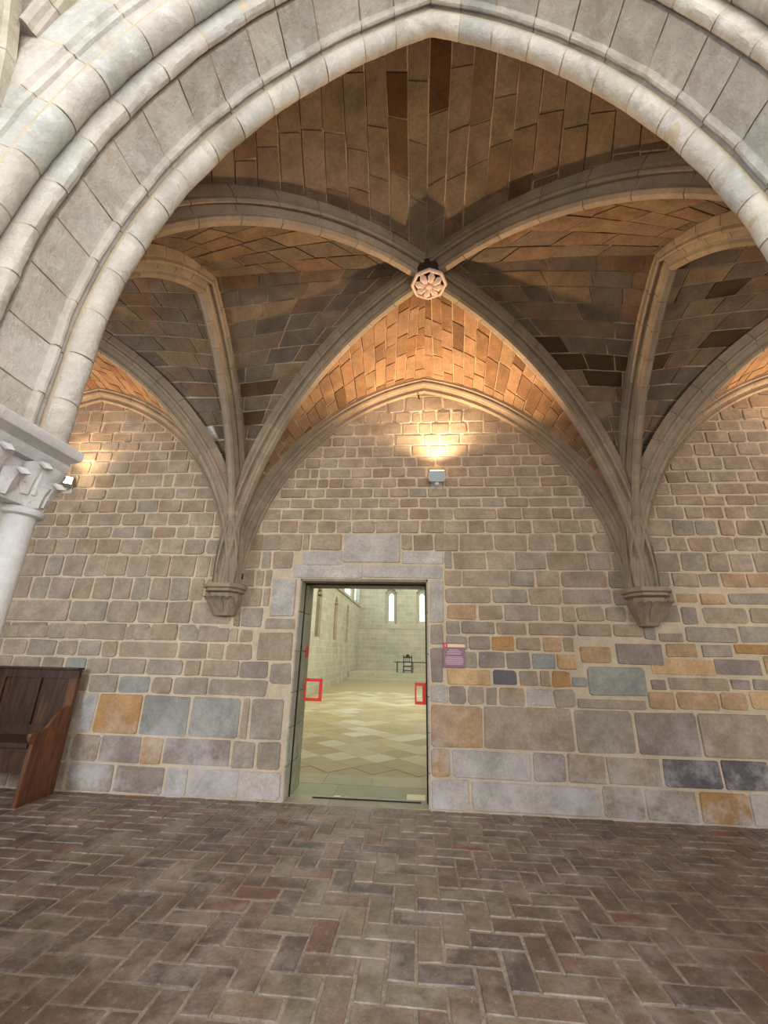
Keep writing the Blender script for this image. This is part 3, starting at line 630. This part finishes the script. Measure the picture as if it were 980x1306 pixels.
def sqr(x0, x1, z0, z1, t=.042):
    m_ = MB(); y0, y1 = YG-.008, YG-.0055
    m_.box(x0, x1, y0, y1, z1-t*.85, z1); m_.box(x0, x1, y0, y1, z0, z0+t*.85); m_.box(x1-t, x1, y0, y1, z0+t*.85, z1-t*.85); m_.box(x0, x0+t*.5, y0, y1, z0+t*.85, z1-t*.85)
    return rel(m_)
sqr(-1.415, -1.185, 1.02, 1.28).build('red_square_marking', 'red', door)
sqr(-.035, .10, 1.02, 1.265).build('red_square_marking', 'red', door)
rel(MB().box(-.13, .085, YG-.009, YG-.0055, .03, .085)).build('pale_label', 'label', door)
# red disc on the reveal
disc = MB(); n_ = 20
disc.v = [(x, .085*math.cos(2*math.pi*i/n_), .085*math.sin(2*math.pi*i/n_)) for x in (0, .006) for i in range(n_)]
disc.f = [tuple(range(n_)), tuple(range(n_, 2*n_))[::-1]]+[(i, (i+1) % n_, n_+(i+1) % n_, n_+i) for i in range(n_)]
o = disc.build('round_red_plaque', 'red'); o.location = (DX0+.019, 5.83, 1.60)
tag(o, 'small round red plaque on the side of the doorway behind the glass', 'plaque')

# ---------------------------------------------------------------- church beyond the door
cf = struct(empty('floor.001')); cf.name = 'floor'
MB().box(-4.4, 7, YW+.012, 26.2, -.12, -.006).build('mortar_bed', 'tile', cf, lin((176, 160, 124)), fix=False)
tl = Pieces('tile', 'tile', cf)
def ctone(): return jit(lin(rnd.choice([(188, 170, 130), (176, 158, 118), (196, 182, 148), (182, 166, 132), (204, 196, 170)])), .04, .02)
for a, b_ in ((DX0, -1.0), (-1.0, -.45), (-.45, DX1)):
    for y0, y1 in ((YW+.02, 5.62), (5.62, 6.05)):
        m_ = MB().box(a+.005, b_-.005, y0+.005, y1-.005, -.05, rnd.uniform(-.002, .001)); tl.add(m_.v, m_.f, jit(lin((170, 164, 138)), .05))
x = -4.2
while x < 2:
    w_ = rnd.uniform(.5, .7); m_ = MB().box(x+.004, x+w_-.004, 6.06, 6.5, -.05, 0); tl.add(m_.v, m_.f, jit(lin((184, 174, 144)), .04)); x += w_
T = .46; q2 = T/math.sqrt(2)
for i in range(-8, 8):
    for j in range(0, 24):
        for o_ in (0, 1):
            cx, cy_ = (i+o_*.5)*2*q2*.98, 6.9+(j+o_*.5)*2*q2
            if cy_ > 19 or cx < -3.9 or abs(cx+.7*cy_/5.5+0) > 1.2*cy_/5.5+.8: continue
            r = q2-.006; h = rnd.uniform(-.001, .001); b0 = cy_-r < 6.5
            if b0: continue
            vs = [(cx+r, cy_, h), (cx, cy_+r, h), (cx-r, cy_, h), (cx, cy_-r, h)]; vs += [(a, b_, -.03) for a, b_, c in vs]
            tl.add(vs, [(0, 1, 2, 3), (0, 4, 5, 1), (1, 5, 6, 2), (2, 6, 7, 3), (3, 7, 4, 0)], ctone())
tl.done()
# platform of two steps
plat = struct(empty('trim_30'))
MB().box(-4.2, 7, 26.0, 31, -.05, .16).build('step', 'church', plat, fix=False)
MB().box(-4.2, 7, 26.7, 31, .162, .46).build('step', 'church', plat, fix=False)
def slab(axis, at, th, a0, a1, z0, z1, ops, mat, name, parent):
    """wall slab along x (axis 0) or y (axis 1) with arched openings (centre, half width, sill, top)"""
    xs = {a0, a1}
    for c, hw, sl, tp in ops:
        for k in range(9): xs.add(c-hw+2*hw*k/8)
    xs = sorted(xs); m_ = MB()
    def bx(p, q, za, zb):
        if zb-za < 1e-4: return
        if axis == 0: m_.box(p, q, min(at, at+th), max(at, at+th), za, zb)
        else: m_.box(min(at, at+th), max(at, at+th), p, q, za, zb)
    for p, q in zip(xs, xs[1:]):
        m = (p+q)/2; hit = None
        for c, hw, sl, tp in ops:
            if abs(m-c) < hw: hit = (c, hw, sl, tp)
        if not hit: bx(p, q, z0, z1); continue
        c, hw, sl, tp = hit; zt = tp-hw*1.3*(1-math.sqrt(max(0, 1-(abs(m-c)/hw)**1.7))); bx(p, q, z0, sl); bx(p, q, zt, z1)
    return m_.build(name, mat, parent, fix=False)
we = struct(empty('wall_end'))
WX = (-1.93, .36)
slab(0, 31, .35, -4.6, 8, 0, 9, [(x, .42, 3.62, 6.25) for x in WX], 'courses_end', 'masonry', we)
slab(0, 31.352, .3, -4.6, 8, 0, 9, [(x, .19, 3.86, 5.9) for x in WX], 'church', 'embrasure', we)
for x in WX: MB().hexa([(x-.46, 30.99, 3.4), (x+.46, 30.99, 3.4), (x+.2, 31.36, 3.4), (x-.2, 31.36, 3.4), (x-.46, 30.99, 3.48), (x+.46, 30.99, 3.48), (x+.2, 31.36, 3.86), (x-.2, 31.36, 3.86)]).build('sloping_sill', 'church', we)
MB().box(-4.25, 8, 30.97, 31, 3.28, 3.34).build('string_course', 'church', we)
wl = struct(empty('wall_church'))
LA = [(18.0, .52, 2.2, 4.4), (21.9, .48, 2.2, 4.4), (25.7, .45, 2.15, 4.4)]
CL = [(12.5, 1.5, 5.0, 8.2), (16.6, 1.5, 5.0, 8.2), (20.9, 1.6, 5.0, 8.2), (25.2, 1.6, 5.0, 8.2), (29.1, 1.5, 5.0, 8.2)]
slab(1, -4.25, -.40, 5.96, 31.6, 0, 4.9, LA, 'courses_side', 'masonry', wl)
slab(1, -4.25, -.10, 5.96, 31.6, 4.902, 9, CL, 'courses_side', 'masonry', wl)
slab(1, -4.652, -.2, 5.96, 31.6, 0, 4.9, [], 'church', 'backing', wl)
for i, (c, hw, a, b_) in enumerate(LA):
    MB().box(-4.651, -4.36, c-hw*.75, c+hw*.98, a+.02, b_-.45).build('blocked_light', 'arch', wl, lin(((128, 112, 88), (170, 124, 100), (150, 138, 112))[i]))
MB().box(-4.25, -4.17, 5.96, 31, 4.78, 4.88).build('string_course', 'church', wl)
for c in (19.2, 23.3, 27.2): MB().box(-4.25, -4.12, c-.11, c+.11, 4.88, 9).build('pilaster', 'church', wl)
slab(1, 5.0, .4, 5.96, 31.6, 0, 9, [(10, 1, 4, 8), (15, 1, 4, 8), (20, 1, 4, 8), (25, 1, 4, 8)], 'church', 'wall_nave', None)['kind'] = 'structure'
struct(MB().box(-4.8, 8, 5.96, 31.7, 9, 9.2).build('roof', 'plaster', fix=False))
struct(MB().box(-7.9, 8.1, 5.952, 5.99, 7, 9.2).build('wall_gable', 'plaster', fix=False))

# iron table and chair on the platform
t = empty('altar_table', (-.45, 28.2, .461)); tag(t, 'long thin black iron table on the platform of the church', 'table')
MB().box(-1.05, 1.4, -.32, .32, .60, .645).build('table_top', 'iron', t)
for x in (-.85, .15):
    for y in (-.26, .26): MB().box(x-.025, x+.025, y-.025, y+.025, 0, .60).build('leg', 'iron', t)
for x in (1.2,):
    for y in (-.26, .26): MB().box(x-.025, x+.025, y-.025, y+.025, 0, .60).build('leg', 'iron', t)
c = empty('carved_chair', (-.62, 27.5, .461)); tag(c, 'black high-backed chair standing at the table in the church', 'chair')
MB().box(-.27, .27, -.25, .22, .36, .42).build('seat', 'iron', c)
for x in (-.25, .25):
    MB().box(x-.03, x+.03, -.25, -.19, 0, .36).build('leg', 'iron', c)
    m_ = MB().box(x-.03, x+.03, .19, .25, 0, 1.02); m_.tube((x, .22, 1.02), (x, .22, 1.08), .035, 8, .01); m_.build('back_post', 'iron', c)
b_ = MB().box(-.22, .22, .20, .24, .62, .67); b_.box(-.22, .22, .20, .24, .88, .96)
for x in (-.12, 0, .12): b_.box(x-.015, x+.015, .205, .235, .67, .88)
b_.build('back_rail', 'iron', c)
cr = MB(); cr.lathe([(.02, 0), (.13, .02), (.15, .07), (.09, .11), (.05, .15), (.01, .17)], (0, .22, .955), 10); cr.build('crest', 'iron', c)
MB().box(-.22, .22, -.23, -.20, .12, .16).build('stretcher', 'iron', c); MB().box(-.22, .22, .20, .23, .12, .16).build('stretcher', 'iron', c)

# ---------------------------------------------------------------- corbels
def corbel(x, label, hk=1.0, bw=1.0):
    c = empty('carved_corbel', (x, YW, 2.37)); tag(c, label, 'corbel', None)
    def ring(w_, dp, z): return [(-w_, 0, z), (-w_, -dp*.62, z), (-w_*.62, -dp, z), (w_*.62, -dp, z), (w_, -dp*.62, z), (w_, 0, z)]
    def stack(L):
        m_ = MB(); 
        for w_, dp, z in L: m_.v += ring(w_, dp, z)
        n_ = 6
        for i in range(len(L)-1):
            for k in range(n_): m_.f.append((i*n_+k, i*n_+(k+1) % n_, (i+1)*n_+(k+1) % n_, (i+1)*n_+k))
        m_.f += [tuple(range(n_)), tuple(range((len(L)-1)*n_, len(L)*n_))[::-1]]; return m_
    stack([(.235, .33, .02), (.245, .34, -.005), (.245, .34, -.03), (.215, .31, -.045), (.225, .32, -.06), (.225, .32, -.075), (.185, .27, -.095)]).build('abacus', 'rib', c, ribtone)
    body = stack([(a_*(1+(bw-1)*min(1, (-z_-.09)*4)), b0_, -.093+(z_+.093)*hk) for a_, b0_, z_ in ((.18, .265, -.093), (.185, .26, -.16), (.165, .23, -.23), (.135, .185, -.30), (.115, .15, -.36), (.10, .13, -.405), (.06, .08, -.415))]).build('bell', 'rib', c, ribtone)
    for k, (a, w_) in enumerate(((-.15, .05), (-.075, .045), (.0, .05), (.075, .045), (.15, .05))):
        lv = MB(); rows_ = []
        for q in range(6):
            t_ = q/5; z = -.093+(-.36+.24*t_+.093)*hk; dp = .155+.15*t_+.05*t_*t_-abs(a)*.30; wq = w_*math.sin(math.pi*(.2+.62*t_))*(.8 if q % 2 else 1)
            rows_.append([(a*(.6+.5*t_)+e*wq, -dp-.018*(1-abs(e)), z-(0.03 if q == 5 else 0)) for e in (-1, -.4, .4, 1)])
        for th in (0, .03):
            for r_ in rows_: lv.v += [(x_, y_+th, z_) for x_, y_, z_ in r_]
        for s_ in (0, 1):
            for q in range(5):
                for e in range(3): f0 = s_*24+q*4+e; lv.f.append((f0, f0+1, f0+5, f0+4))
        for q in range(5): lv.f += [(q*4, q*4+4, q*4+28, q*4+24), (q*4+3, q*4+27, q*4+31, q*4+7)]
        lv.f += [(20, 21, 22, 23, 47, 46, 45, 44), (0, 24, 25, 26, 27, 3, 2, 1)]
        lv.build('carved_leaf', 'rib', c, ribtone)
corbel(XC-HB-.02, 'worn carved stone corbel between the dark bench and the doorway', .86, 1.3)
corbel(XC+HB+.04, 'carved leafy stone corbel beyond the plum coloured sign')

# ---------------------------------------------------------------- roof boss
bo = empty('ceiling_boss', (XC+.03, YB, 5.43)); tag(bo, 'round pierced foliage boss where the vault ribs cross', 'boss')
MB().lathe([(.10, .26), (.15, .24), (.17, .10), (.165, .04), (.10, .03)], (0, 0, 0), 24).build('drum', 'rib', bo, lin((70, 54, 46)))  # dark tone paints the shade in the gaps between the petals
rg = MB(); n_, m4_ = 24, 8
for i in range(n_):
    a = 2*math.pi*i/n_; rr = .175+.008*math.cos(8*a)
    for k in range(m4_): e = 2*math.pi*k/m4_; rg.v.append(((rr+.02*math.cos(e))*math.cos(a), (rr+.02*math.cos(e))*math.sin(a), .02+.022*math.sin(e)))
for i in range(n_):
    for k in range(m4_): rg.f.append((i*m4_+k, ((i+1) % n_)*m4_+k, ((i+1) % n_)*m4_+(k+1) % m4_, i*m4_+(k+1) % m4_))
MAT['bossm'] = stone_mat('boss_stone', (232, 206, 188), .85, 1.12)
rg.build('rim', 'bossm', bo)
for i in range(8):
    a = 2*math.pi*i/8+.2; ca, sa = math.cos(a), math.sin(a); lv = MB(); N = 6; rows_ = []
    for q in range(N):
        t_ = q/(N-1); r_ = .035+.14*t_; wq = .008+.028*math.sin(math.pi*min(1, t_*1.05))*(1.25 if q % 2 else .75); z = .0-.03*math.sin(t_*math.pi)+.02*t_
        rows_.append([(r_, e*wq, z-.014*(1-abs(e))) for e in (-1, 0, 1)])
    for th in (0, .018):
        for rw in rows_: lv.v += [(x_*ca-y_*sa, x_*sa+y_*ca, z_+th) for x_, y_, z_ in rw]
    for s_ in (0, 1):
        for q in range(N-1):
            for e in range(2): f0 = s_*3*N+q*3+e; lv.f.append((f0, f0+1, f0+4, f0+3))
    for q in range(N-1): lv.f += [(q*3, q*3+3, q*3+3+3*N, q*3+3*N), (q*3+2, q*3+2+3*N, q*3+5+3*N, q*3+5)]
    lv.f += [(0, 3*N, 3*N+1, 3*N+2, 2, 1), (3*N-3, 3*N-2, 3*N-1, 6*N-1, 6*N-2, 6*N-3)]
    lv.build('carved_petal', 'bossm', bo)
MB().lathe([(.01, -.035), (.03, -.03), (.042, -.008), (.03, .02)], (0, 0, 0), 12).build('centre_knob', 'bossm', bo)

# ---------------------------------------------------------------- floodlights on the wall
def flood(x, z, label, tilt, glow, power, aim):
    c = empty('wall_floodlight', (x, YW, z)); tag(c, label, 'lamp')
    m_ = MB().box(-.025, .025, -.06, 0, -.09, -.02); m_.box(-.07, .07, -.012, 0, -.13, .03); m_.build('bracket', 'lampwhite', c)
    R_ = Matrix.Translation((0, -.12, 0)) @ Matrix.Rotation(tilt[1], 4, 'Z') @ Matrix.Rotation(tilt[0], 4, 'X')
    def tb(mb): mb.v = [tuple(R_ @ Vector(v)) for v in mb.v]; return mb
    bd = MB().hexa([(-.095, -.045, -.075), (.095, -.045, -.075), (.085, .04, -.06), (-.085, .04, -.06), (-.1, -.06, .07), (.1, -.06, .07), (.1, .06, .07), (-.1, .06, .07)])
    h = tb(bd).build('housing', 'lampgrey', c)
    tb(MB().box(-.112, -.1, -.03, .03, -.05, .055)).build('side_arm', 'lampwhite', h)
    tb(MB().box(.1, .112, -.03, .03, -.05, .055)).build('side_arm', 'lampwhite', h)
    tb(MB().box(-.095, .095, -.056, .056, .0705, .078)).build('lamp_glass', glow, c)
    tb(MB().lathe([(.01, -.125), (.03, -.115), (.035, -.09), (.03, -.072)], (0, 0, 0), 12)).build('cable_gland', 'lampwhite', c)
    d = bpy.data.lights.new('floodlight_beam', 'SPOT'); d.energy = power; d.color = (1, .68, .40); d.spot_size = math.radians(156); d.spot_blend = .7; d.shadow_soft_size = .035
    o = bpy.data.objects.new('floodlight_beam', d); COL.objects.link(o); p = R_ @ Vector((0, -.09, .10)); o.parent = c; o.location = p
    o.rotation_euler = Vector(aim).to_track_quat('-Z', 'Y').to_euler()
flood(XC+.16, 3.875, 'small grey floodlight on the wall above the doorway', (.12, 0), 'lampglow', 235, (0, -.62, 1))
flood(-5.15, 3.86, 'lit floodlight glaring beside the capital of the great arch', (1.2, .78), 'lampglare', 120, (.1, -.75, 1))
flood(XC+BAY+.16, 3.875, 'grey floodlight on the wall of the bay beyond the leafy corbel', (.12, 0), 'lampglow', 170, (0, -.62, 1))

# ---------------------------------------------------------------- sign beside the door
sg = empty('wall_sign', (.438, YW-.02, 1.46)); tag(sg, 'small plum coloured information sign with a cream header beside the doorway', 'sign')
MB().box(-.13, .13, -.008, .006, 0, .275).build('board', 'plum', sg)
MB().box(-.078, .13, -.012, -.0085, .225, .262).build('header_band', 'cream', sg)
MB().box(-.125, -.08, -.012, -.0085, .222, .268).build('number_box', 'red', sg)
MB().box(-.108, -.096, -.0135, -.0122, .230, .258).build('number', 'label', sg)
m_ = MB()
for z, x0, x1 in ((.192, -.06, .055), (.172, -.085, .09), (.15, -.085, .08)): m_.box(x0, x1, -.0115, -.0085, z-.006, z+.006)
m_.build('heading_lines', 'pinkprint', sg)
m_ = MB()
for k in range(7): m_.box(-.105+.012*(k in (0, 6)), .105-.012*(k in (0, 6)), -.0115, -.0085, .028+k*.014, .037+k*.014)
m_.build('text_lines', 'pinkprint', sg)
# iron hooks
def hook(x, z, label, s=1):
    m_ = MB(); pts_ = [(0, 0, 0), (0, -.03, 0), (.012*s, -.045, -.02), (.0, -.045, -.045), (.018*s, -.04, -.07)]
    for a, b_ in zip(pts_, pts_[1:]): m_.tube(a, b_, .007, 6)
    o = m_.build('iron_hook', 'iron'); o.location = (x, YW-.002, z); tag(o, label, 'hook')
hook(-2.30, 2.55, 'little black hook in the wall close to the worn corbel')
hook(.03, 5.24, 'black iron hook at the top of the wall under the pointed rib')

# ---------------------------------------------------------------- oak bench along the wall
bn = empty('oak_bench', (-4.17, YW-.1, 0)); tag(bn, 'dark old oak bench with high panelled back against the wall', 'bench')
OXb, OYb = -4.17, YW-.1
def rb(mb): mb.v = [(x-OXb, y-OYb, z) for x, y, z in mb.v]; return mb
rb(MB().box(-6.6, -4.17, 5.16, 5.20, 1.22, 1.325)).build('top_rail', 'wood', bn)
rb(MB().box(-6.65, -4.16, 5.12, 5.22, 1.325, 1.345)).build('top_cap', 'wood', bn)
rb(MB().box(-6.6, -4.27, 5.16, 5.20, .60, .70)).build('lower_rail', 'wood', bn)
xs_ = [-6.6, -5.92, -5.22, -4.74, -4.27]
for i, x in enumerate(xs_): rb(MB().box(x if i else -6.6, x+.1, 5.15, 5.205, 0 if i in (0, 4) else .70, 1.22)).build('stile', 'woodlight' if i == 4 else 'wood', bn)
for a, b_ in zip(xs_, xs_[1:]): rb(MB().box(a+.1, b_, 5.175, 5.195, .70, 1.22)).build('back_panel', 'wood', bn)
# shaped end board
for xe in (-4.21, -6.6):
    pf = [(4.72, 0), (5.20, 0), (5.20, .93), (5.06, .90), (4.96, .82), (4.88, .72), (4.78, .685), (4.70, .69), (4.685, .66), (4.70, .62), (4.74, .58), (4.73, .3)]
    n_ = len(pf); vs = [(x, y, z) for x in (xe, xe+.045) for y, z in pf]
    rb(MB().add(vs, [tuple(range(n_)), tuple(range(n_, 2*n_))[::-1]]+[(i, (i+1) % n_, n_+(i+1) % n_, n_+i) for i in range(n_)])).build('end_board', 'woodlight', bn)
rb(MB().box(-6.55, -4.215, 4.72, 5.16, .545, .59)).build('seat', 'wood', bn)
rb(MB().box(-6.55, -4.215, 4.75, 4.78, .30, .545)).build('apron', 'wood', bn)
